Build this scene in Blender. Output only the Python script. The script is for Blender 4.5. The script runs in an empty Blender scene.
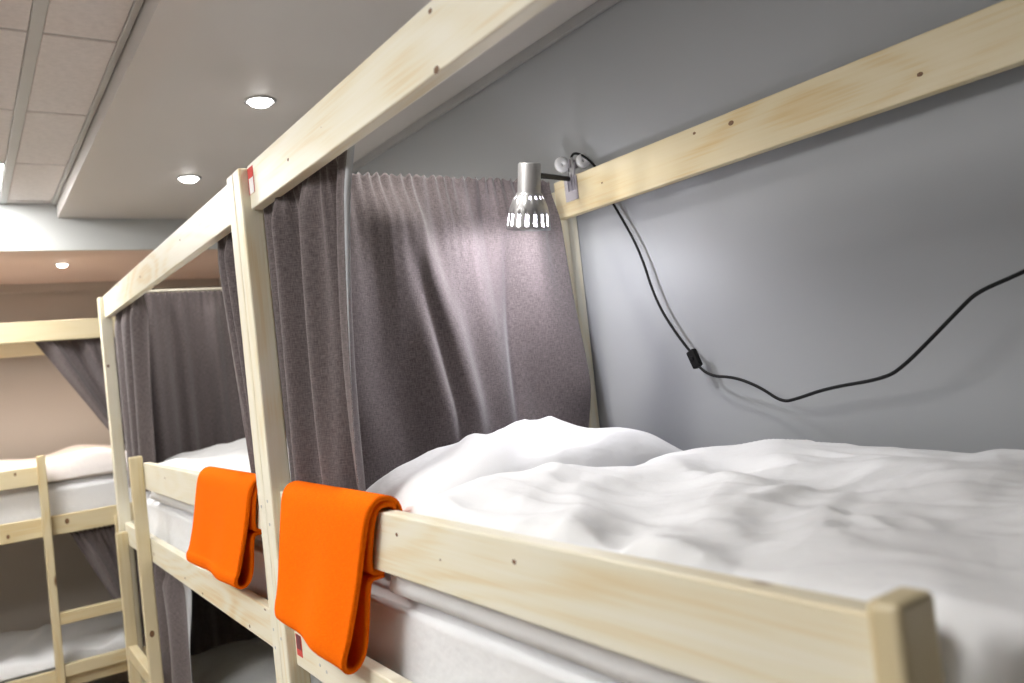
import bpy, bmesh, math, random
import numpy as np
from mathutils import Vector, Matrix, noise as mnoise

scn = bpy.context.scene
COL = scn.collection
H = 1.62            # eye height above the floor; below, heights are written from eye level and lifted by H at the end

# ------------------------------------------------------------------ camera
def cam_axes():
    cx, cy = 512.0, 341.5
    a = (-40 - cx, 425 - cy); b = (1700 - cx, 235 - cy)      # vanishing points of the bed length and of the bed width
    f = math.sqrt(-(a[0]*b[0] + a[1]*b[1]))
    Y = Vector((a[0], -a[1], -f)).normalized(); X = Vector((b[0], -b[1], -f)).normalized()
    return X, Y, X.cross(Y), f
cX, cY, cZ, FPX = cam_axes()
cam_d = bpy.data.cameras.new('camera'); cam = bpy.data.objects.new('camera', cam_d); COL.objects.link(cam)
cam_d.sensor_width = 36.0; cam_d.lens = FPX*36/1024; cam_d.clip_start = 0.02
cam.matrix_world = Matrix((list(cX)+[0], list(cY)+[0], list(cZ)+[H], [0,0,0,1]))
cam_d.dof.use_dof = True; cam_d.dof.focus_distance = 1.75; cam_d.dof.aperture_fstop = 3.2
scn.camera = cam

# ------------------------------------------------------------------ world, exposure and lamp strengths
w = bpy.data.worlds.new('world'); scn.world = w; w.use_nodes = True
w.node_tree.nodes['Background'].inputs[0].default_value = (0.9, 0.95, 1, 1)
w.node_tree.nodes['Background'].inputs[1].default_value = 0.02
vs = scn.view_settings
vs.view_transform = 'Standard'; vs.look = 'None'; vs.exposure = 0.75; vs.gamma = 1.0; vs.use_curve_mapping = False
PANEL_W = 15.0        # emission of the square light panels
SPOT_W = 14.0         # ceiling downlights, watts
WARM_W = 20.0         # downlight of the far alcove
READ_W = 5.0         # clip-on reading lamp

# ------------------------------------------------------------------ materials
def new_mat(name):
    m = bpy.data.materials.new(name); m.use_nodes = True
    nt = m.node_tree; b = nt.nodes['Principled BSDF']
    return m, nt, b
def nd(nt, t, **kw):
    n = nt.nodes.new(t)
    for k, v in kw.items(): setattr(n, k, v)
    return n
def ramp(nt, fac, stops):
    r = nd(nt, 'ShaderNodeValToRGB'); e = r.color_ramp.elements
    while len(e) < len(stops): e.new(0.5)
    for el, (p, c) in zip(e, stops): el.position = p; el.color = (*c, 1)
    nt.links.new(fac, r.inputs[0]); return r.outputs[0]
def math_n(nt, op, a, b=None, clamp=False):
    n = nd(nt, 'ShaderNodeMath', operation=op, use_clamp=clamp)
    for i, v in enumerate((a, b)):
        if v is None: continue
        if isinstance(v, (int, float)): n.inputs[i].default_value = v
        else: nt.links.new(v, n.inputs[i])
    return n.outputs[0]
def mix(nt, fac, a, b, mode='MIX'):
    n = nd(nt, 'ShaderNodeMix', data_type='RGBA', blend_type=mode)
    for s, v in ((n.inputs[0], fac), (n.inputs[6], a), (n.inputs[7], b)):
        if isinstance(v, (int, float)): s.default_value = v
        elif isinstance(v, tuple): s.default_value = (*v, 1)
        else: nt.links.new(v, s)
    return n.outputs[2]
def bump(nt, b, h, strength, dist):
    n = nd(nt, 'ShaderNodeBump'); n.inputs['Strength'].default_value = strength; n.inputs['Distance'].default_value = dist
    nt.links.new(h, n.inputs['Height']); nt.links.new(n.outputs[0], b.inputs['Normal'])
def tnoise(nt, vec, scale, detail=2, rough=0.5):
    n = nd(nt, 'ShaderNodeTexNoise'); n.inputs['Scale'].default_value = scale
    n.inputs['Detail'].default_value = detail; n.inputs['Roughness'].default_value = rough
    if vec is not None: nt.links.new(vec, n.inputs['Vector'])
    return n.outputs['Fac']
def plain(name, col, rough=0.6, metal=0.0, noise_amt=0.04, nscale=6.0, bump_s=0.0, bscale=200.0):
    m, nt, b = new_mat(name)
    tc = nd(nt, 'ShaderNodeTexCoord').outputs['Object']
    f = tnoise(nt, tc, nscale, 3)
    lo = tuple(c*(1-noise_amt) for c in col); hi = tuple(min(1, c*(1+noise_amt)) for c in col)
    nt.links.new(ramp(nt, f, [(0.3, lo), (0.7, hi)]), b.inputs['Base Color'])
    b.inputs['Roughness'].default_value = rough; b.inputs['Metallic'].default_value = metal
    if bump_s: bump(nt, b, tnoise(nt, tc, bscale, 2), bump_s, 0.002)
    return m
def emitter(name, col, strength):
    m, nt, b = new_mat(name)
    b.inputs['Base Color'].default_value = (*col, 1)
    b.inputs['Emission Color'].default_value = (*col, 1); b.inputs['Emission Strength'].default_value = strength
    return m

def wood(name, axis, tone=(1, 1, 1)):
    m, nt, b = new_mat(name)
    tc = nd(nt, 'ShaderNodeTexCoord').outputs['Object']
    rnd = nd(nt, 'ShaderNodeObjectInfo').outputs['Random']
    sep = nd(nt, 'ShaderNodeSeparateXYZ'); nt.links.new(tc, sep.inputs[0])
    order = {'x': (0, 1, 2), 'y': (1, 0, 2), 'z': (2, 0, 1)}[axis]
    L, A, B = (sep.outputs[i] for i in order)
    off = math_n(nt, 'MULTIPLY', rnd, 37.0)
    def comb(l, a, bb):
        c = nd(nt, 'ShaderNodeCombineXYZ')
        nt.links.new(math_n(nt, 'ADD', math_n(nt, 'MULTIPLY', L, l), off), c.inputs[0])
        nt.links.new(math_n(nt, 'ADD', math_n(nt, 'MULTIPLY', A, a), off), c.inputs[1])
        nt.links.new(math_n(nt, 'ADD', math_n(nt, 'MULTIPLY', B, bb), off), c.inputs[2])
        return c.outputs[0]
    arcs = tnoise(nt, comb(1.6, 7, 7), 1.0, 1.0, 0.3)
    ring = math_n(nt, 'SINE', math_n(nt, 'MULTIPLY', arcs, 46.0))
    fine = tnoise(nt, comb(5, 160, 160), 1.0, 2.0, 0.5)
    broad = tnoise(nt, comb(1.2, 5, 5), 1.0, 2.0, 0.5)
    g = math_n(nt, 'ADD', math_n(nt, 'MULTIPLY', ring, 0.075), math_n(nt, 'MULTIPLY', fine, 0.35))
    g = math_n(nt, 'ADD', g, math_n(nt, 'MULTIPLY', broad, 0.45))
    col = ramp(nt, g, [(0.30, (0.80, 0.77, 0.645)), (0.45, (0.78, 0.735, 0.575)), (0.56, (0.74, 0.64, 0.43)), (0.68, (0.68, 0.52, 0.28))])
    v = nd(nt, 'ShaderNodeTexVoronoi'); v.inputs['Scale'].default_value = 1.0; v.inputs['Randomness'].default_value = 1.0
    nt.links.new(comb(3.3, 11, 11), v.inputs['Vector'])
    vs_ = nd(nt, 'ShaderNodeSeparateColor'); nt.links.new(v.outputs['Color'], vs_.inputs[0])
    size = math_n(nt, 'MULTIPLY', math_n(nt, 'POWER', vs_.outputs[0], 2.0), 0.15)
    k = math_n(nt, 'SUBTRACT', 1.0, math_n(nt, 'DIVIDE', v.outputs['Distance'], math_n(nt, 'ADD', size, 0.004)), True)
    col = mix(nt, math_n(nt, 'MULTIPLY', k, 1.6, True), col, (0.20, 0.10, 0.045))
    col = mix(nt, 1.0, col, tuple(tone), 'MULTIPLY')
    nt.links.new(col, b.inputs['Base Color'])
    b.inputs['Roughness'].default_value = 0.42
    bump(nt, b, fine, 0.08, 0.001)
    return m
WOOD = {a: wood('pine_'+a, a) for a in 'xyz'}
WOODY = {a: wood('yellow_pine_'+a, a, (.84, .76, .60)) for a in 'xyz'}

def fabric(name, c0, c1, weave, rough=0.95, sheen=0.3, bump_s=0.25, spec=0.3):
    m, nt, b = new_mat(name)
    uv = nd(nt, 'ShaderNodeTexCoord').outputs['UV']
    def strands(sx, sy):
        mp = nd(nt, 'ShaderNodeMapping'); mp.inputs['Scale'].default_value = (sx, sy, 1); nt.links.new(uv, mp.inputs[0])
        return tnoise(nt, mp.outputs[0], 1.0, 3, 0.6)
    a = strands(weave, weave*0.13); c = strands(weave*0.13, weave)
    s = math_n(nt, 'MULTIPLY', math_n(nt, 'ADD', a, c), 0.5)
    nt.links.new(ramp(nt, s, [(0.36, c0), (0.64, c1)]), b.inputs['Base Color'])
    b.inputs['Roughness'].default_value = rough; b.inputs['Sheen Weight'].default_value = sheen
    b.inputs['Sheen Roughness'].default_value = 0.5; b.inputs['Specular IOR Level'].default_value = spec
    bump(nt, b, s, bump_s, 0.003)
    return m
CURT = fabric('mauve_grey_linen', (0.064, 0.052, 0.053), (0.178, 0.149, 0.151), 520)
HEM = plain('pale_curtain_lining', (0.50, 0.52, 0.55), 0.9)
TOWEL = fabric('orange_towelling', (0.90, 0.130, 0.002), (0.98, 0.185, 0.003), 700, 0.95, 0.0, 0.7, 0.05)

def cotton(name, col):
    m, nt, b = new_mat(name)
    tc = nd(nt, 'ShaderNodeTexCoord').outputs['Object']
    b.inputs['Base Color'].default_value = (*col, 1)
    b.inputs['Roughness'].default_value = 0.75; b.inputs['Sheen Weight'].default_value = 0.1
    h = math_n(nt, 'ADD', tnoise(nt, tc, 9, 3, 0.55), math_n(nt, 'MULTIPLY', tnoise(nt, tc, 40, 2), 0.25))
    bump(nt, b, h, 0.35, 0.02)
    nt.links.new(ramp(nt, tnoise(nt, tc, 700, 1), [(0.3, tuple(c*0.97 for c in col)), (0.7, col)]), b.inputs['Base Color'])
    return m
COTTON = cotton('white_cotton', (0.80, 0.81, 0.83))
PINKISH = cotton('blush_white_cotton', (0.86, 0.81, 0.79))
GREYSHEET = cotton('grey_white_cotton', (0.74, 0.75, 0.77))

WALLM = plain('grey_wall_paint', (0.33, 0.344, 0.357), 0.55, 0, 0.03, 1.5, 0.05, 260)
WARMWALL = plain('warm_lit_wall', (0.50, 0.45, 0.40), 0.7, 0, 0.03, 1.5, 0.05, 260)  # greyish wall; the beige is the warm downlight's cast, put into the colour
SOFFM = plain('ceiling_paint', (0.62, 0.595, 0.575), 0.5, 0, 0.02, 2)
WHITEP = plain('white_paint', (0.60, 0.62, 0.62), 0.5, 0, 0.02, 2)
ALCM = plain('alcove_ceiling_warm_lit', (0.84, 0.68, 0.59), 0.6, 0, 0.02, 2)  # pink tinge of the warm lamplight is mixed into this ceiling colour
TILEM = plain('mineral_ceiling_tile', (0.68, 0.65, 0.645), 0.85, 0, 0.05, 60, 0.15, 300)
GRIDM = plain('grey_grid_metal', (0.50, 0.51, 0.51), 0.5, 0.0, 0.03)
VOIDM = plain('dark_void', (0.10, 0.10, 0.10), 0.9)
TRIMM = plain('grey_cornice', (0.36, 0.36, 0.36), 0.6)
FLOORM = plain('brown_floor', (0.34, 0.27, 0.21), 0.45, 0, 0.15, 8)
SILVER = plain('brushed_silver', (0.50, 0.50, 0.51), 0.42, 0.75, 0.03, 30)
CHROME = plain('chrome', (0.34, 0.32, 0.35), 0.38, 0.25, 0.02)
BLACK = plain('black_plastic', (0.005, 0.005, 0.0055), 0.6)
BLACK.node_tree.nodes['Principled BSDF'].inputs['Specular IOR Level'].default_value = 0.2
WPLAST = plain('white_plastic', (0.72, 0.72, 0.72), 0.4)
REDM = plain('red_sticker', (0.62, 0.07, 0.06), 0.6, 0, 0.25, 300)
WPAPER = plain('white_sticker', (0.85, 0.85, 0.85), 0.6)
DKRED = plain('dark_sticker_print', (0.16, 0.05, 0.06), 0.6, 0, 0.3, 400)
PANELM = emitter('light_panel_diffuser', (1.0, 0.98, 0.95), PANEL_W)
DOWNM = emitter('downlight_glass', (1.0, 0.97, 0.93), 14.0)
WARMM = emitter('warm_downlight_glass', (1.0, 0.90, 0.80), 14.0)
BULBM = emitter('reading_bulb', (0.86, 0.80, 1.0), 16.0)

# ------------------------------------------------------------------ builders
def put(name, me, mat, parent=None, smooth=False):
    if mat is not None: me.materials.append(mat)
    if smooth:
        for p in me.polygons: p.use_smooth = True
    o = bpy.data.objects.new(name, me); COL.objects.link(o)
    if parent is not None:
        o.parent = parent; o.matrix_parent_inverse = Matrix.Identity(4)
    return o
def tag(o, label, cat, group=None):
    o['label'] = label; o['category'] = cat
    if group: o['group'] = group
    return o
def struct(o): o['kind'] = 'structure'; return o
def empty(name, loc):
    o = bpy.data.objects.new(name, None); COL.objects.link(o); o.location = loc; o.empty_display_size = 0.05; return o
def bm_mesh(bm, name):
    me = bpy.data.meshes.new(name); bm.normal_update(); bm.to_mesh(me); bm.free(); return me
def box_mesh(name, sx, sy, sz, bev=0.0, seg=2):
    bm = bmesh.new(); bmesh.ops.create_cube(bm, size=1)
    for v in bm.verts: v.co = Vector((v.co.x*sx, v.co.y*sy, v.co.z*sz))
    if bev: bmesh.ops.bevel(bm, geom=list(bm.edges), offset=bev, segments=seg, affect='EDGES', profile=0.5)
    return bm_mesh(bm, name)
def box(name, x, y, z, mat, parent=None, bev=0.0, seg=2, rot=None):
    x, y, z = sorted(x), sorted(y), sorted(z)
    me = box_mesh(name, x[1]-x[0], y[1]-y[0], z[1]-z[0], bev, seg)
    o = put(name, me, mat, parent)
    c = Vector(((x[0]+x[1])/2, (y[0]+y[1])/2, (z[0]+z[1])/2))
    o.location = c - (parent.location if parent is not None else Vector())
    if rot: o.rotation_euler = rot
    return o
def grid_mesh(name, P, closed_u=False, uvscale=1.0):
    """P: array (n, m, 3) -> quads with a metric uv map"""
    n, m, _ = P.shape
    vs_ = [tuple(p) for p in P.reshape(-1, 3)]
    fs = []
    for i in range(n if closed_u else n-1):
        i2 = (i+1) % n
        for j in range(m-1): fs.append((i*m+j, i2*m+j, i2*m+j+1, i*m+j+1))
    me = bpy.data.meshes.new(name); me.from_pydata(vs_, [], fs)
    du = np.concatenate([[0], np.cumsum(np.linalg.norm(np.diff(P[:, m//2], axis=0), axis=1))])
    dv = np.concatenate([[0], np.cumsum(np.linalg.norm(np.diff(P[n//2], axis=0), axis=1))])
    uvl = me.uv_layers.new(name='UVMap')
    for l in me.loops:
        i, j = divmod(l.vertex_index, m); uvl.data[l.index].uv = (du[i]*uvscale, dv[j]*uvscale)
    me.update(); return me
def lathe(name, prof, seg=32):
    bm = bmesh.new(); rows = []
    for r, z in prof: rows.append([bm.verts.new((r*math.cos(2*math.pi*k/seg), r*math.sin(2*math.pi*k/seg), z)) for k in range(seg)])
    for a, b in zip(rows, rows[1:]):
        for k in range(seg): bm.faces.new((a[k], a[(k+1) % seg], b[(k+1) % seg], b[k]))
    return bm
def tube(name, pts, r, mat, parent=None, res=8, origin=Vector()):
    cu = bpy.data.curves.new(name, 'CURVE'); cu.dimensions = '3D'; cu.bevel_depth = r; cu.bevel_resolution = 3; cu.use_fill_caps = True
    sp = cu.splines.new('NURBS'); sp.points.add(len(pts)-1); sp.order_u = 3; sp.use_endpoint_u = True; sp.resolution_u = res
    for p, q in zip(sp.points, pts): p.co = (*(Vector(q)-origin), 1)
    tmp = bpy.data.objects.new(name+'_tmp', cu); COL.objects.link(tmp)
    me = bpy.data.meshes.new_from_object(tmp.evaluated_get(bpy.context.evaluated_depsgraph_get()))
    bpy.data.objects.remove(tmp); bpy.data.curves.remove(cu)
    me.materials.clear()
    return put(name, me, mat, parent, True)
def N3(x, y, z=0.0): return mnoise.noise(Vector((x, y, z)))
def nmap(X, Y, z=0.0):
    out = np.empty(X.shape); f = out.reshape(-1)
    for i, (a, b) in enumerate(zip(X.reshape(-1), Y.reshape(-1))): f[i] = mnoise.noise(Vector((a, b, z)))
    return out
def ss(a, b, x): t = np.clip((x-a)/(b-a), 0, 1); return t*t*(3-2*t)

# ------------------------------------------------------------------ the room
WX = 1.46; SZ = 0.92; TZ = 0.985; AZ = 0.77; BY = 4.33; FY = 5.46; LX = -2.2; NY = -6.0; FL = -1.62
struct(box('floor', (LX-.1, WX+.1), (NY-.1, FY+.1), (FL-.1, FL), FLOORM))
struct(box('wall_right', (WX, WX+.1), (NY-.1, BY+.02), (FL, TZ+.2), WALLM))
struct(box('wall_right_alcove', (WX, WX+.1), (BY+.02, FY+.1), (FL, TZ+.2), WARMWALL))
struct(box('wall_far', (LX-.1, WX), (FY, FY+.1), (FL, TZ+.2), WARMWALL))
struct(box('wall_left', (LX-.1, LX), (NY-.1, FY), (FL, TZ+.2), WALLM))
struct(box('wall_back', (LX, WX), (NY-.1, NY), (FL, TZ+.2), WALLM))
struct(box('ceiling_soffit', (0.45, WX), (NY, BY), (SZ, SZ+.19), SOFFM))
struct(box('ceiling_alcove', (LX, WX), (BY+.004, FY), (AZ, AZ+.3), ALCM))
struct(box('trim_beam', (LX, WX), (BY-.012, BY+.004), (AZ-.004, SZ+.2), WHITEP))
struct(box('trim_cornice', (WX-.012, WX), (NY, BY-.012), (SZ-.032, SZ), TRIMM, None, .003))
struct(box('trim_cornice_far', (LX, WX), (FY-.02, FY), (AZ-.05, AZ), WARMWALL, None, .004))
struct(box('baseboard_right', (WX-.014, WX), (NY, BY), (FL, FL+.07), WHITEP, None, .003))
ceil = struct(box('ceiling', (LX, 0.45), (NY, BY), (TZ+.03, TZ+.1), VOIDM))
# mineral tiles in a metal grid: cut tiles along the soffit, then full columns to the left
ys = [2.99 + .635*k for k in range(-14, 3)]
cols = [(.250, .428), (-.405, .218), (-1.04, -.439), (-1.675, -1.074)]
panel_cells = {(1, 3.625), (2, 1.085), (3, 2.355), (3, 1.085)}
cache = {}
for ci, (x0, x1) in enumerate(cols):
    for y in ys:
        y1 = min(y+.635, BY-.014)
        if any(c == ci and abs(py-y) < .01 for c, py in panel_cells): continue
        if y1 - y < .03: continue
        key = (ci, round(y1-y, 2))
        if key not in cache:
            me = box_mesh('ceiling_tile', x1-x0, (y1-y)-.013, .016, .003, 1); me.materials.append(TILEM); cache[key] = me
        o = bpy.data.objects.new('ceiling_tile', cache[key]); COL.objects.link(o); o.parent = ceil
        o.location = Vector(((x0+x1)/2, (y+y1)/2, TZ+.008)) - ceil.location
for i in range(5):
    gx = ((.428, .447), (.218, .250), (-.439, -.405), (-1.074, -1.04), (-1.71, -1.675))[i]
    box('grid_bar', gx, (NY, BY-.014), (TZ-.004, TZ+.02), GRIDM, ceil, .002, 1)
for y in ys:
    box('cross_bar', (LX, .428), (y-.0062, y+.0062), (TZ+.004, TZ+.03), GRIDM, ceil)
def light_panel(x, y, label):
    t = empty('light_panel', ((x[0]+x[1])/2, (y[0]+y[1])/2, TZ))
    box('diffuser', (x[0]+.006, x[1]-.006), (y[0]+.006, y[1]-.006), (TZ+.001, TZ+.012), PANELM, t)
    for a, b in (((x[0], x[1]), (y[0], y[0]+.006)), ((x[0], x[1]), (y[1]-.006, y[1])), ((x[0], x[0]+.006), (y[0]+.006, y[1]-.006)), ((x[1]-.006, x[1]), (y[0]+.006, y[1]-.006))):
        box('panel_frame', a, b, (TZ-.002, TZ+.016), WPLAST, t)
    tag(t, label, 'ceiling light', 'square light panels in the tiled ceiling')
light_panel((-.405, .218), (3.632, 4.253), 'square white light panel glowing between the far ceiling tiles at left edge')
light_panel((-1.04, -.439), (1.092, 1.713), 'square light panel in the aisle ceiling beside the middle of the bunks')
light_panel((-1.675, -1.074), (1.092, 1.713), 'square light panel across the aisle facing the nearest guard rail')
light_panel((-1.675, -1.074), (2.362, 2.983), 'square light panel on the far side of the aisle ceiling')

def downlight(x, y, z, mat, watts, col, label, r=.05, grp='round recessed ceiling downlights'):
    t = empty('downlight', (x, y, z)); t.location = (x, y, z)
    bm = lathe('ring', [(r, .004), (r, -.003), (r*.93, -.006), (r*.80, -.004), (r*.76, .004)], 40)
    put('trim_ring', bm_mesh(bm, 'trim_ring'), SILVER, t, True)
    bm = lathe('lens', [(r*.72, .000), (r*.66, -.010), (r*.45, -.016), (.0008, -.018)], 32)
    put('lens', bm_mesh(bm, 'lens'), mat, t, True)
    ld = bpy.data.lights.new('downlight_beam', 'SPOT'); ld.energy = watts; ld.color = col; ld.spot_size = math.radians(125); ld.spot_blend = 1.0
    ld.shadow_soft_size = .03
    lo = bpy.data.objects.new('downlight_beam', ld); COL.objects.link(lo); lo.parent = t; lo.location = (0, 0, -.03)
    tag(t, label, 'ceiling light', grp)
CW = (1.0, .96, .90)
for y, lab in ((2.52, 'nearer of the two round downlights in the plain ceiling above the bunks'),
               (3.50, 'farther of the two round downlights in the plain ceiling above the bunks'),
               (1.545, 'round downlight overhead above the pillow end of the nearest bunk')):
    downlight(.86, y, SZ, DOWNM, SPOT_W, CW, lab)
downlight(.495, 4.74, AZ, WARMM, WARM_W, (1.0, .80, .62), 'small round downlight in the pinkish lowered ceiling beyond the beam', .034)
for x in (-.7,):
    downlight(x, 4.74, AZ, WARMM, WARM_W, (1.0, .80, .62), 'round downlight in the lowered far ceiling, left of the pinkish one in view', .034)

# ------------------------------------------------------------------ bunk beds
def bunk(loc, mapu, mapv, la, zs, L, stiles, guard, label, W=None):
    """mapu/mapv give the world axis range of the length u and of the depth v; la is the letter of the length axis"""
    t = empty('bunk_bed', loc); tag(t, label, 'bunk bed', 'pine bunk beds')
    da = 'y' if la == 'x' else 'x'
    def bd(name, u, v, z, grain, bev=.003):
        wd = WOODY if W or name == 'wall_rail' or name.startswith('ladder') else WOOD
        U, V = (mapu(u[0]), mapu(u[1])), (mapv(v[0]), mapv(v[1]))
        x, y = (U, V) if la == 'x' else (V, U)
        return box(name, x, y, z, wd[{'u': la, 'v': da, 'z': 'z'}[grain]], t, bev, 2)
    D = .925
    for u in ((0, .048), (L-.048, L)):
        bd('post', u, (0, .047), (FL, zs['post']), 'z', .004)
        bd('post', u, (D-.035, D), (FL, zs['post']-.015), 'z', .004)
        bd('end_rail', (u[0]+.01, u[1]-.01), (.047, D-.035), (zs['side'][0], zs['side'][1]), 'v')
        bd('end_rail', (u[0]+.01, u[1]-.01), (.047, D-.035), (zs['low'][0], zs['low'][1]), 'v')
    bd('top_rail', (.049, L-.049), (.019, .045), zs['top'], 'u')
    bd('wall_rail', (.035, L-.035), (D-.060, D-.0355), (zs['top'][0]-.012, zs['top'][1]-.004), 'u')
    bd('side_rail', (.049, L-.049), (.019, .045), zs['side'], 'u')
    bd('side_rail', (.049, L-.049), (D-.060, D-.0355), zs['side'], 'u')
    bd('lower_side_rail', (.049, L-.049), (.019, .045), zs['low'], 'u')
    bd('lower_side_rail', (.049, L-.049), (D-.060, D-.0355), zs['low'], 'u')
    bd('bed_base', (.06, L-.06), (.047, D-.062), (zs['side'][0]+.005, zs['side'][0]+.022), 'u')
    bd('bed_base', (.06, L-.06), (.047, D-.062), (zs['low'][0]+.005, zs['low'][0]+.022), 'u')
    bd('guard_rail', guard, (.019, .045), zs['guard'], 'u')
    (a0, a1, at), (b0, b1, bt) = stiles
    bd('ladder_stile', (a0, a1), (-.028, .0185), (FL, at), 'z', .005)
    bd('ladder_stile', (b0, b1), (-.028, .0185), (FL, bt), 'z', .005)
    lo, hi = min(a1, b1), max(a0, b0)
    for rz in zs['rungs']:
        bd('ladder_rung', (lo, hi), (-.022, .0125), (rz-.055, rz), 'u')
    return t
ZA = dict(post=.486, top=(.394, .490), guard=(-.315, -.215), side=(-.585, -.497), low=(-1.29, -1.20), rungs=(-1.0, -1.30))
ZB = dict(post=.47, top=(.358, .456), guard=(-.324, -.237), side=(-.571, -.480), low=(-1.29, -1.20), rungs=(-.932, -1.175, -1.42))
b1 = bunk((.99, .72, FL), lambda u: 1.794-u, lambda v: .533+v, 'y', ZA, 2.15,
          ((1.449, 1.475, -.188), (1.93, 1.956, -.52)), (.049, 1.44),
          'pine bunk bed nearest the viewer, a reading lamp clipped to its wall rail')
b2 = bunk((.99, 2.87, FL), lambda u: 1.796+u, lambda v: .533+v, 'y', ZA, 2.15,
          ((1.520, 1.548, -.188), (2.03, 2.058, -.525)), (.049, 1.53),
          'middle pine bunk bed of the row, the farther orange towel on its guard rail')
b3 = bunk((.32, 4.93, FL), lambda u: 1.36-u, lambda v: 4.481+v, 'x', ZB, 2.10,
          ((1.040, 1.076, -.185), (.732, .768, -.525)), (1.05, 2.05),
          'farthest pine bunk bed, set crosswise against the warm-lit end wall', True)
# stickers on the nearest bunk
box('sticker', (.5512, .5518), (1.706, 1.744), (.425, .482), REDM, b1)
box('sticker', (.5504, .5511), (1.708, 1.736), (.425, .458), WPAPER, b1)
box('sticker', (.5512, .5518), (1.70, 1.733), (-.560, -.515), REDM, b1)
box('sticker_print', (.5504, .5511), (1.704, 1.728), (-.545, -.515), DKRED, b1)
# knots in the pine
KNOT = plain('pine_knot', (0.17, 0.085, 0.035), 0.6, 0, 0.4, 300)
for par, face, k in ((b1, 'x', (.552, .914, .398, .0065)), (b1, 'x', (.552, .914, .477, .0045)), (b1, 'x', (.552, 1.493, .435, .004)), (b2, 'x', (.552, 2.411, .454, .004)), (b2, 'x', (.552, 3.039, .443, .005)),
        (b1, 'x', (1.398, .724, .419, .005)), (b1, 'x', (1.398, 1.133, .461, .0065)), (b1, 'x', (1.398, 1.237, .470, .004)), (b1, 'x', (1.398, 1.56, .438, .003)),
        (b1, 'x', (.552, 1.185, -.246, .004)), (b1, 'x', (.552, .855, -.243, .004)), (b1, 'x', (.552, .464, -.296, .0045)), (b1, 'x', (.552, 1.049, -.267, .002)), (b2, 'x', (.552, 2.944, -.251, .004)),
        (b2, 'x', (.552, 2.781, -.561, .0045)), (b2, 'x', (.552, 2.557, -.572, .005)), (b2, 'x', (.552, 2.084, -.572, .005)),
        (b2, 'y', (.526, 3.316, -.843, .011)), (b2, 'y', (.546, 3.8975, .184, .006)), (b3, 'y', (.389, 4.5, -.515, .012)), (b3, 'y', (.145, 4.5, -.54, .009)), (b3, 'y', (.195, 4.5, -.258, .007))):
    bm = lathe('knot', [(k[3], 0), (k[3]*.8, .0004), (.0003, .0005)], 14)
    o = put('knot', bm_mesh(bm, 'knot'), KNOT, par); o.location = Vector(k[:3]) - par.location
    o.rotation_euler = (0, -math.pi/2, 0) if face == 'x' else (math.pi/2, 0, 0); o.scale = (.8, 1.15, 1)
# screw heads
for (x, y, z) in ((.5322, 1.772, -.235), (.5322, 1.772, -.285), (.5322, 1.82, -.25), (.5322, 1.82, -.52), (.5322, 1.772, -.53), (.5322, 1.82, -.56), (.5515, 1.60, -.55), (.5515, 1.565, -.555)):
    bm = lathe('screw', [(.0036, 0), (.003, .0008), (.0005, .0009)], 10)
    o = put('screw', bm_mesh(bm, 'screw'), GRIDM, b1 if y < 1.79 else b2); o.rotation_euler = (0, -math.pi/2, 0)
    o.location = Vector((x, y, z)) - (b1 if y < 1.79 else b2).location

# ------------------------------------------------------------------ bedding
def mattress(x, y, z, mat, label, seed):
    """soft box with a slightly wrinkled sheet"""
    (x0, x1), (y0, y1), (z0, z1) = x, y, z
    bm = bmesh.new(); bmesh.ops.create_cube(bm, size=1)
    for v in bm.verts: v.co = Vector((v.co.x*(x1-x0), v.co.y*(y1-y0), v.co.z*(z1-z0)))
    bmesh.ops.bevel(bm, geom=list(bm.edges), offset=.022, segments=3, affect='EDGES')
    long_e = [e for e in bm.edges if e.calc_length() > .3]
    bmesh.ops.subdivide_edges(bm, edges=long_e, cuts=26, use_grid_fill=True)
    short = [e for e in bm.edges if .1 < e.calc_length() < .3 and abs(e.verts[0].co.z-e.verts[1].co.z) > .08]
    bmesh.ops.subdivide_edges(bm, edges=short, cuts=6, use_grid_fill=True)
    bm.normal_update()
    for v in bm.verts:
        p = v.co
        d = .006*N3(p.x*7+seed, p.y*7, p.z*14) + .004*abs(N3(p.x*16+p.z*9, p.y*11+p.z*16, seed))
        if p.z > -(z1-z0)/2+.03: v.co = p + v.normal*(d-.006)
    o = put('mattress', bm_mesh(bm, 'mattress'), mat, None, True)
    o.location = ((x0+x1)/2, (y0+y1)/2, (z0+z1)/2)
    return tag(o, label, 'mattress', 'sheeted mattresses')
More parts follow.
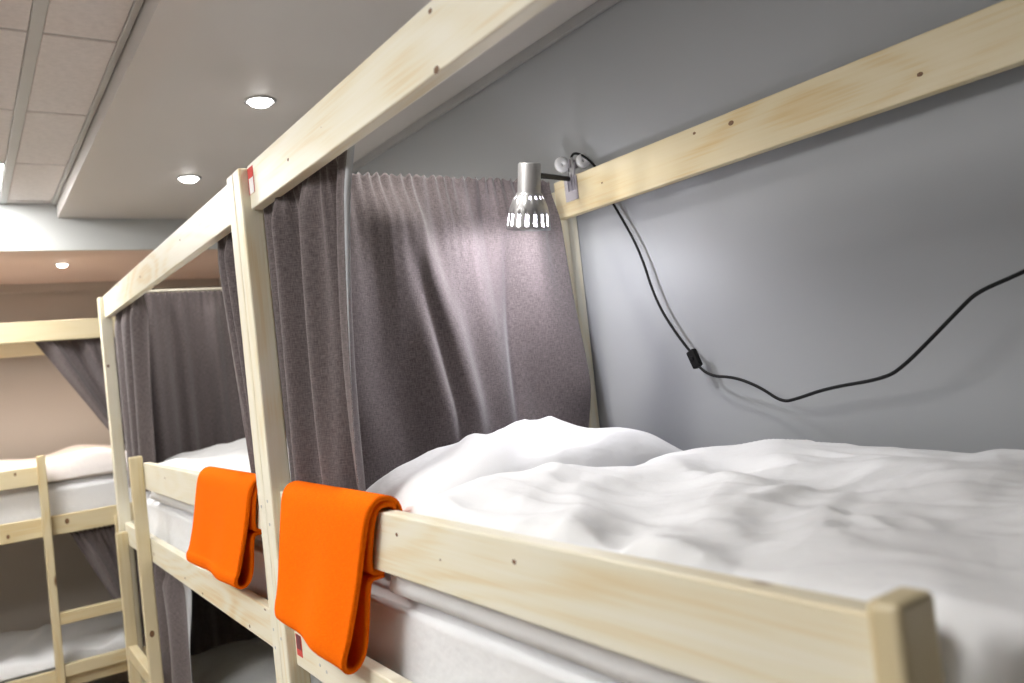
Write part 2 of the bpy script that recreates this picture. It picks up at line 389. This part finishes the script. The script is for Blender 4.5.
def duvet(x, y, zb, hfun, mat, label, nx=110, ny=170, edge=.035):
    """puffed cover: top surface hfun(X, Y) falling to zb round its border"""
    (x0, x1), (y0, y1) = x, y
    u = np.linspace(0, 1, nx); v = np.linspace(0, 1, ny)
    U, V = np.meshgrid(u, v, indexing='ij')
    X = x0 + (x1-x0)*U; Y = y0 + (y1-y0)*V
    Z, dX, dY = hfun(X, Y, U, V)
    d = np.minimum(np.minimum(X-x0, x1-X), np.minimum(Y-y0, y1-Y)) / edge
    d = np.clip(d, 0, 1); prof = np.sqrt(np.clip(1-(1-d)**2, 0, 1))
    Zt = zb + (Z-zb)*(0.12+0.88*prof)
    P = np.stack([X+dX, Y+dY, Zt], -1)
    c = np.array([(x0+x1)/2, (y0+y1)/2, zb]); P = P - c
    me = grid_mesh('duvet', P)
    # underside
    bm = bmesh.new(); bm.from_mesh(me)
    be = [e for e in bm.edges if e.is_boundary]
    r = bmesh.ops.extrude_edge_only(bm, edges=be)
    nv = [g for g in r['geom'] if isinstance(g, bmesh.types.BMVert)]
    for q in nv: q.co.z = 0
    bmesh.ops.contextual_create(bm, geom=[g for g in r['geom'] if isinstance(g, bmesh.types.BMEdge)])
    bmesh.ops.recalc_face_normals(bm, faces=bm.faces)
    bm.to_mesh(me); bm.free()
    o = put('duvet', me, mat, None, True); o.location = c
    return tag(o, label, 'duvet', 'white duvets')
def ridged(X, Y, z): return 1-np.sqrt(nmap(X, Y, z)**2+.004)*2
def wrinkles(X, Y, seed, ang, stretch, f):
    ca, sa = math.cos(ang), math.sin(ang)
    A = X*ca+Y*sa; B = -X*sa+Y*ca
    wx = nmap(X*3, Y*3, seed+9)*.12
    return ridged((A+wx)*f*stretch, (B+wx)*f, seed)
def pillow(cx, cy, zb, sx, sy, h, mat, label, seed, rot=0, tilt=(0, 0), dent=()):
    n = 56
    u = np.linspace(-1, 1, n)
    U, V = np.meshgrid(u, u, indexing='ij')
    Us, Vs = np.sin(U*math.pi/2), np.sin(V*math.pi/2)
    f = np.power(np.clip(1-np.abs(Us)**2.6, 0, 1), .52)*np.power(np.clip(1-np.abs(Vs)**2.6, 0, 1), .52)
    pin = 1-.07*(1-np.abs(Us)**1)*np.abs(Vs)**6; pin2 = 1-.07*(1-np.abs(Vs))*np.abs(Us)**6
    X = Us*sx/2*pin2; Y = Vs*sy/2*pin
    wr = (wrinkles(X, Y, seed, .6, .4, 8)-.5)*.022 + (wrinkles(X, Y, seed+4, 2.0, .35, 12)-.5)*.006 + nmap(X*5, Y*5, seed)*.02
    dn = np.zeros_like(X)
    for (dx, dy, rx, ry, dd) in dent: dn += dd*np.exp(-((X-dx)/rx)**2-((Y-dy)/ry)**2)
    top = f*(h*.72) + f*(wr+dn); bot = -f*h*.28
    P1 = np.stack([X, Y, top], -1); P2 = np.stack([X, Y, bot], -1)
    me = bpy.data.meshes.new('pillow')
    bm = bmesh.new(); m1 = grid_mesh('a', P1); m2 = grid_mesh('b', P2[::-1])
    bm.from_mesh(m1); bm.from_mesh(m2)
    bmesh.ops.remove_doubles(bm, verts=bm.verts, dist=.0006); bmesh.ops.recalc_face_normals(bm, faces=bm.faces)
    bm.to_mesh(me); bm.free()
    o = put('pillow', me, mat, None, True); o.location = (cx, cy, zb+h*.28); o.rotation_euler = (tilt[0], tilt[1], rot)
    return tag(o, label, 'pillow', 'white pillows')

# nearest bunk, upper bed
mattress((.600, 1.392), (-.29, 1.715), (-.560, -.368), COTTON, 'white sheeted mattress side seen under the nearest guard rail', 1)
pillow(1.01, 1.490, -.352, .76, .40, .205, COTTON, 'big white pillow against the curtain under the reading lamp', 3, .03, (-.10, 0),
       ((.06, -.10, .10, .05, -.05), (-.02, -.02, .25, .12, .01)))
def h_near(X, Y, U, V):
    z = -.228 + .010*nmap(X*2.2, Y*2.2, 4.0)
    z += .018*np.exp(-((X-.64)/.09)**2) * ss(1.2, .5, Y)
    z += .040*np.exp(-((Y-1.16)/.10)**2)*np.exp(-((X-.80)/.26)**2)
    z += .022*np.exp(-((Y-1.12)/.13)**2-((X-1.28)/.10)**2)
    fade = (.45+.55*ss(1.3, .9, Y))*(1-.6*ss(1.15, 1.38, X))
    z += fade*.030*(wrinkles(X, Y, 2.0, 1.25, .20, 4.6)-.5)
    z += fade*.015*(wrinkles(X, Y, 7.0, .55, .20, 7.5)-.5)
    z += fade*.009*(wrinkles(X, Y, 21.0, 1.7, .22, 11.0)-.5)
    z += .007*(wrinkles(X, Y, 12.0, 2.1, .3, 16.0)-.5)
    return z, 0*X, -.10*ss(.62, .99, U)*V - .03*nmap(X*4, Y*0+1, 3)*V
duvet((.584, 1.392), (-.26, 1.305), -.363, h_near, COTTON, 'rumpled white duvet spread over the nearest upper bed', 190, 280)
# middle bunk, upper bed
mattress((.600, 1.392), (1.875, 3.86), (-.560, -.368), COTTON, 'white sheeted mattress side seen below the far towel and guard rail', 2)
def h_mid(X, Y, U, V):
    z = -.225 + .012*nmap(X*3, Y*3, 14.0) + .012*(wrinkles(X, Y, 15.0, .9, .3, 6)-.5)
    return z, 0*X, 0*X
duvet((.588, 1.398), (1.90, 3.45), -.363, h_mid, COTTON, 'white duvet on the middle upper bed behind the farther towel', 70, 110)
pillow(1.0, 3.64, -.355, .74, .40, .15, COTTON, 'white pillow at the far curtained end of the middle upper bed', 13, 0, (0, 0))
# crosswise bunk, upper bed
mattress((-.66, 1.28), (4.552, 5.325), (-.560, -.325), COTTON, 'wrinkled white sheeted mattress on the farthest upper bed', 5)
def h_far(X, Y, U, V):
    z = -.225 + .035*np.exp(-((X-.55)/.12)**2) + .02*nmap(X*4, Y*4, 24.0) + .02*(wrinkles(X, Y, 25.0, .3, .4, 6)-.5)
    return z, 0*X, 0*X
duvet((-.64, .95), (4.545, 5.33), -.322, h_far, PINKISH, 'blush white duvet on the farthest upper bed behind the ladder', 80, 60)
pillow(1.1, 4.93, -.318, .28, .60, .16, PINKISH, 'blush white pillow on the farthest upper bed beside its curtain', 23, 0)
# lower beds
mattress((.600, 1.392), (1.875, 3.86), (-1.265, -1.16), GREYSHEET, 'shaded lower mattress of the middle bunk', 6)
def h_low(X, Y, U, V):
    z = -1.10 + .02*nmap(X*3, Y*3, 34.0) + .018*(wrinkles(X, Y, 35.0, .9, .3, 6)-.5)
    return z, 0*X, 0*X
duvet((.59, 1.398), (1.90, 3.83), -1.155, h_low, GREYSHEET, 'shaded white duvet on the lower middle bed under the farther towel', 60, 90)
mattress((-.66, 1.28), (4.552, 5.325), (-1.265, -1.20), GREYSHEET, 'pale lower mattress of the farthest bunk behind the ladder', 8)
def h_lf(X, Y, U, V):
    z = -1.15 + .02*nmap(X*4, Y*4, 44.0) + .025*(wrinkles(X, Y, 45.0, 1.2, .3, 5)-.5)
    return z, 0*X, 0*X
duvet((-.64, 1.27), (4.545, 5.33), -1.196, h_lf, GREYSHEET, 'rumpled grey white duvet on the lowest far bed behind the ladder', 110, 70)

# ------------------------------------------------------------------ curtains
def curtain(top, bot, fold, nrm, label, hem=None, nu=150, nv=90, ease=1.0, mid=None, ruffle=.006, header=True):
    """cloth between two lines; fold(s,t) pushes it along nrm, small gathers sit under the rod"""
    s = np.linspace(0, 1, nu); t = np.linspace(0, 1, nv)
    S, T = np.meshgrid(s, t, indexing='ij')
    top = np.array(top, float); bot = np.array(bot, float); nrm = np.array(nrm, float)
    A = top[0] + (top[1]-top[0])*S[..., None]; B = bot[0] + (bot[1]-bot[0])*S[..., None]
    P = A + (B-A)*(T**ease)[..., None]
    if mid is not None: P = P + np.array(mid(S, T))
    F = fold(S, T)
    W = np.linalg.norm(top[1]-top[0])
    F = F*ss(0, .16, T) + (ss(0, .12, S) if nrm[0] else 1)*ruffle*np.sin(2*np.pi*W*34*S + 3*nmap(S*9, T*0, 1.3))*np.exp(-T*9)
    P = P + nrm*F[..., None]
    P[..., 2] += .004*np.sin(2*np.pi*W*47*S+1)*np.exp(-T*25)
    c = P.reshape(-1, 3).mean(0); c[2] = P[..., 2].min()
    me = grid_mesh('curtain', P-c)
    o = put('curtain', me, CURT, None, True); o.location = c
    md = o.modifiers.new('thick', 'SOLIDIFY'); md.thickness = .002; md.offset = 0
    tag(o, label, 'curtain', 'grey mauve linen bunk curtains')
    if hem:
        side, width, off = hem
        k = -1 if side else 0
        E = P[k]; tt = t
        wd = (width*(1-.97*ss(.1, .62, tt)))[:, None]
        Q = np.stack([E, E + np.array(off)*wd], 0)
        h = put('lining_edge', grid_mesh('lining_edge', Q-c), HEM, o, True)
        md = h.modifiers.new('thick', 'SOLIDIFY'); md.thickness = .0015
    return o
sin = np.sin; pi = np.pi
# head end of the nearest bunk
def f_end(S, T):
    q = S - .17*T
    sw = nmap(S*3, T*2, 5.5)
    g = .030*sin(2*pi*(1.75*q+.12)) + .016*sin(2*pi*(3.9*q+.42)+1.2*sw) + .009*sin(2*pi*(8.5*S+.1)+2*sw)*np.exp(-T*2.0)
    crease = np.exp(-((q-.37)/.030)**2)*.030*ss(.1, .5, T) - np.exp(-((q-.43)/.05)**2)*.024*ss(.1, .5, T)
    crease += np.exp(-((S+.10*T-.82)/.03)**2)*.022*ss(.05, .3, T)
    return (g*(.5+.5*T) + crease - .02)*(1-.8*ss(.68, .92, T))
curtain([(.588, 1.722, .478), (1.350, 1.722, .480)], [(.60, 1.722, -.34), (1.388, 1.722, -.30)], f_end, (0, 1, 0),
        'wide grey mauve curtain across the head of the nearest bed, lit by the reading lamp', nu=260, nv=130, ruffle=.005)
def f_side(S, T):
    return (.022*sin(2*pi*(2.6*S+.05)+.8*sin(3*T)) + .010*sin(2*pi*(6.2*S)+1.5*T)*np.exp(-T*1.0))*ss(0, .12, S)
curtain([(.5798, 1.7448, .455), (.602, 1.315, .455)], [(.5798, 1.7448, -.33), (.620, 1.44, -.33)], f_side, (1, .1, 0),
        'gathered grey mauve side curtain just right of the tall post, above the near towel', hem=(1, .013, (.9, -.35, 0)), nu=170, nv=110,
        mid=lambda S, T: np.stack([0*S, .02*np.sin(pi*T)*S, 0*S], -1))
# middle bunk
curtain([(.598, 1.865, .455), (.598, 2.19, .455)], [(.606, 1.87, -.33), (.606, 2.03, -.33)], f_side, (1, 0, 0),
        'narrow grey mauve curtain hanging just left of the tall post', nu=110)
def f_b2(S, T):
    return .024*sin(2*pi*(2.6*S+.3)+.6*sin(3*T)) + .010*sin(2*pi*(5.5*S)+1.1*T)*np.exp(-T)
curtain([(.598, 3.28, .455), (.598, 3.885, .455)], [(.600, 3.50, -.345), (.600, 3.885, -.345)], f_b2, (1, 0, 0),
        'grey mauve side curtain beside the far post of the middle bunk', nu=110)
def f_e2(S, T):
    q = S-.1*T
    return -(.026*sin(2*pi*(2.4*q+.1)) + .018*sin(2*pi*(6.0*S+.4)) + .010*sin(2*pi*(11*S)))*(.6+.4*T)
curtain([(.63, 3.862, .490), (1.392, 3.862, .488)], [(.63, 3.862, -.33), (1.392, 3.862, -.33)], f_e2, (0, .9, 0),
        'dark grey mauve curtain closing the far end of the middle upper bed', nu=170)
tube('curtain_rod', [(.582, 3.872, .500), (1.0, 3.872, .499), (1.395, 3.872, .498)], .006, WOOD['x'])
tag(bpy.data.objects['curtain_rod'], 'pale thin rod over the far end curtain of the middle bunk', 'rod')
curtain([(.598, 3.15, -.592), (.598, 3.885, -.592)], [(.604, 3.25, -1.12), (.604, 3.885, -1.12)], f_b2, (1, 0, 0),
        'lower side curtain of the middle bunk with a pale turned edge', nu=90, hem=(0, .055, (.2, -1, 0)), mid=lambda S, T: np.stack([0*S, -.05*np.sin(pi*T)*(1-S), 0*S], -1))
curtain([(.63, 3.885, -.592), (1.392, 3.885, -.592)], [(.63, 3.885, -1.13), (1.392, 3.885, -1.13)], f_e2, (0, .9, 0),
        'dark curtain at the far end of the lower middle bed', nu=120)
curtain([(.606, 1.865, -.592), (.606, 1.99, -.592)], [(.606, 1.865, -1.35), (.606, 1.95, -1.35)], f_b2, (.5, 0, 0),
        'strip of lower curtain beside the tall post below the farther towel', nu=60)
# crosswise bunk
def f_b3(S, T):
    return .022*sin(2*pi*(3.2*S+.3)+1.0*T) + .010*sin(2*pi*(7*S))*np.exp(-T)
curtain([(.292, 4.545, .42), (.86, 4.545, .42)], [(.70, 4.545, -.25), (.86, 4.545, -.25)], f_b3, (0, 1, 0),
        'grey mauve curtain swept diagonally aside on the farthest bunk', nu=130)
curtain([(.40, 4.545, -.580), (.86, 4.545, -.580)], [(.70, 4.545, -1.25), (.86, 4.545, -1.25)], f_b3, (0, 1, 0),
        'lower grey mauve curtain swept aside under the farthest upper bed', nu=110, ease=.9)

# ------------------------------------------------------------------ towels folded over the guard rails
def towel(y0, y1, zlow, skew, label, seed):
    """y0 = edge towards the viewer, y1 = far edge"""
    outer = [(.5855, -.285), (.5862, -.24), (.584, -.206), (.566, -.192), (.544, -.194), (.531, -.212), (.5265, -.26), (.521, -.34), (.511, -.42),
             (.504, zlow+.026), (.506, zlow+.006), (.518, zlow-.002), (.533, zlow+.003), (.5425, zlow+.028), (.5425, zlow+.08), (.541, -.37), (.5405, -.335), (.545, -.327), (.556, -.3265), (.568, -.3255)]
    inner = [(.5805, -.235), (.579, -.209), (.566, -.203), (.550, -.2045), (.542, -.218), (.5395, -.26), (.5405, -.305), (.546, -.3175), (.558, -.3190), (.568, -.3190)]
    bm = bmesh.new(); uvl = None
    ms = []
    for pr in (outer, inner):
        # smooth the profile
        p = np.array(pr); 
        for _ in range(2):
            q = np.empty((2*len(p)-2, 2)); q[0::2] = .75*p[:-1]+.25*p[1:]; q[1::2] = .25*p[:-1]+.75*p[1:]
            p = np.vstack([p[:1], q, p[-1:]])
        n = len(p); m = 46; idx = np.linspace(0, 1, n)
        front = np.where((p[:, 1] < -.3) & (np.arange(n) > n/2), 1.0, np.clip((.575-p[:, 0])/.03, 0, 1))
        drop = np.clip(-.2-p[:, 1], 0, None)*front
        near = y0 + skew[0]*drop; far = y1 + skew[1]*drop
        k = np.linspace(0, 1, m)
        Yv = near[:, None] + (far-near)[:, None]*k[None]
        hang = ss(0, .25, drop)[:, None]
        wob = .006*nmap(Yv*9, p[:, 1][:, None]*6+0*Yv, seed)*hang + .004*sin(2*pi*1.6*k[None]+seed)*hang
        sag = .030*hang*(k[None]-.5)*skew[2]
        P = np.stack([p[:, 0][:, None]+wob, Yv, p[:, 1][:, None]+sag*np.clip(drop/.25, 0, 1)[:, None]+0*Yv], -1)
        ms.append(grid_mesh('t', P))
    for me in ms: bm.from_mesh(me)
    me = bm_mesh(bm, 'towel')
    c = Vector((.56, (y0+y1)/2, zlow))
    for v in me.vertices: v.co -= c
    o = put('towel', me, TOWEL, None, True); o.location = c
    md = o.modifiers.new('thick', 'SOLIDIFY'); md.thickness = .0085; md.offset = 0
    return tag(o, label, 'towel', 'orange folded towels')
towel(1.232, 1.655, -.480, (.46, .12, 1.0), 'nearer and larger bright orange towel folded over the guard rail', 1.0)
towel(1.875, 2.36, -.455, (.50, .45, 0.0), 'farther bright orange towel folded over the guard rail behind the tall post', 2.0)

# ------------------------------------------------------------------ clip-on reading lamp
LO = Vector((1.40, 1.69, .485))
lamp = empty('reading_lamp', LO)
tag(lamp, 'silver clip-on reading lamp with slotted shade on the wall rail', 'lamp')
sh = empty('tmp', (0, 0, 0)); bpy.data.objects.remove(sh)
prof = [(.0005, .149), (.0225, .149), (.0255, .146), (.0255, .083), (.0275, .080), (.0315, .074), (.0355, .067), (.0425, .050), (.0465, .033), (.0495, .010), (.0505, .006), (.0510, -.004)]
SEG = 80
bm = bmesh.new(); rows = []
for r, z in prof: rows.append([bm.verts.new((r*math.cos(2*pi*k/SEG), r*math.sin(2*pi*k/SEG), z)) for k in range(SEG)])
for i, (a, b) in enumerate(zip(rows, rows[1:])):
    for k in range(SEG):
        if i == 8 and k % 5 in (0, 1): continue                 # tall slots round the rim
        if i == 9 and k % 5 in (0, 1): continue
        if i == 5 and k % 5 in (2, 3): continue                    # small vents under the neck
        bm.faces.new((a[k], a[(k+1) % SEG], b[(k+1) % SEG], b[k]))
shade = put('lamp_shade', bm_mesh(bm, 'lamp_shade'), SILVER, lamp, True)
md = shade.modifiers.new('thick', 'SOLIDIFY'); md.thickness = .0014; md.offset = -1
SP = Vector((1.135, 1.540, .316)); SR = (math.radians(15), math.radians(-2), 0)
shade.location = SP - LO; shade.rotation_euler = SR
bm = bmesh.new(); bmesh.ops.create_uvsphere(bm, u_segments=20, v_segments=12, radius=.022)
for v in bm.verts:
    if v.co.z > 0: v.co.z *= 1.7; v.co.x *= .85; v.co.y *= .85
bulb = put('bulb', bm_mesh(bm, 'bulb'), BULBM, shade, True); bulb.location = (0, 0, .030)
ld = bpy.data.lights.new('reading_light', 'POINT'); ld.energy = READ_W; ld.color = (.95, .94, 1.0); ld.shadow_soft_size = .02
lo = bpy.data.objects.new('reading_light', ld); COL.objects.link(lo); lo.parent = shade; lo.location = (0, 0, .004)
# arm, clip and cord
tube('arm', [(1.160, 1.515, .436), (1.28, 1.605, .460), (1.398, 1.688, .480)], .0065, BLACK, lamp, origin=LO)
o = box('clip_jaw', (1.3938, 1.3972), (1.655, 1.708), (.420, .483), CHROME, lamp, .001, 1)
o = box('clip_jaw', (1.4235, 1.427), (1.655, 1.70), (.440, .496), CHROME, lamp, .001, 1)
for y in (1.664, 1.677, 1.690):
    tube('clip_spring', [(1.3925, y, .446), (1.390, y, .475), (1.398, y, .492), (1.402, y, .520)], .0022, CHROME, lamp, origin=LO)
box('clip_stem', (1.397, 1.404), (1.669, 1.685), (.484, .535), SILVER, lamp, .002, 1)
for dx, dy, r in ((1.388, 1.700, .021), (1.424, 1.655, .019)):
    bm = lathe('disc', [(r*.25, -.004), (r*.45, -.006), (r*.62, -.004), (r, -.005), (r, .005), (r*.62, .004), (r*.45, .006), (r*.25, .004), (r*.25, -.004)], 28)
    d = put('clip_grip', bm_mesh(bm, 'clip_grip'), WPLAST, lamp, True); d.rotation_euler = (math.radians(90), 0, math.radians(-12)); d.location = Vector((dx, dy, .522)) - LO
box('clip_grip_bracket', (1.392, 1.424), (1.674, 1.682), (.508, .530), CHROME, lamp, .002, 1)
cord = [(1.400, 1.686, .500), (1.402, 1.680, .545), (1.418, 1.66, .545), (1.432, 1.62, .505), (1.4365, 1.60, .46), (1.4365, 1.578, .40), (1.437, 1.560, .371), (1.436, 1.49, .25), (1.432, 1.452, .119), (1.430, 1.39, .025), (1.428, 1.352, -.015)]
tube('cord', cord, .0034, BLACK, lamp, origin=LO)
cord2 = [(1.424, 1.328, -.050), (1.420, 1.30, -.075), (1.412, 1.215, -.080), (1.402, 1.14, -.105), (1.395, 1.085, -.137), (1.385, 1.04, -.130), (1.375, .96, -.110), (1.365, .835, -.097), (1.355, .79, -.075), (1.350, .735, -.033), (1.345, .675, .015), (1.342, .647, .035), (1.345, .59, .052), (1.36, .50, .085), (1.40, .40, .11), (1.438, .33, .12), (1.45, .33, .12)]
tube('cord', cord2, .0034, BLACK, lamp, origin=LO)
sw = box('switch', (1.418, 1.434), (1.328, 1.352), (-.055, -.010), BLACK, lamp, .004, 2)
sw.rotation_euler = (math.radians(-24), 0, 0)
o = box('switch_slider', (1.4155, 1.4185), (1.335, 1.345), (-.036, -.026), BLACK, lamp, .001, 1)
plug = box('plug', (1.432, 1.4595), (.315, .345), (.105, .135), BLACK, lamp, .004, 2)

# ------------------------------------------------------------------ lift everything to floor level
for o in list(scn.objects):
    if o.parent is None and o.type != 'CAMERA':
        o.location.z += H
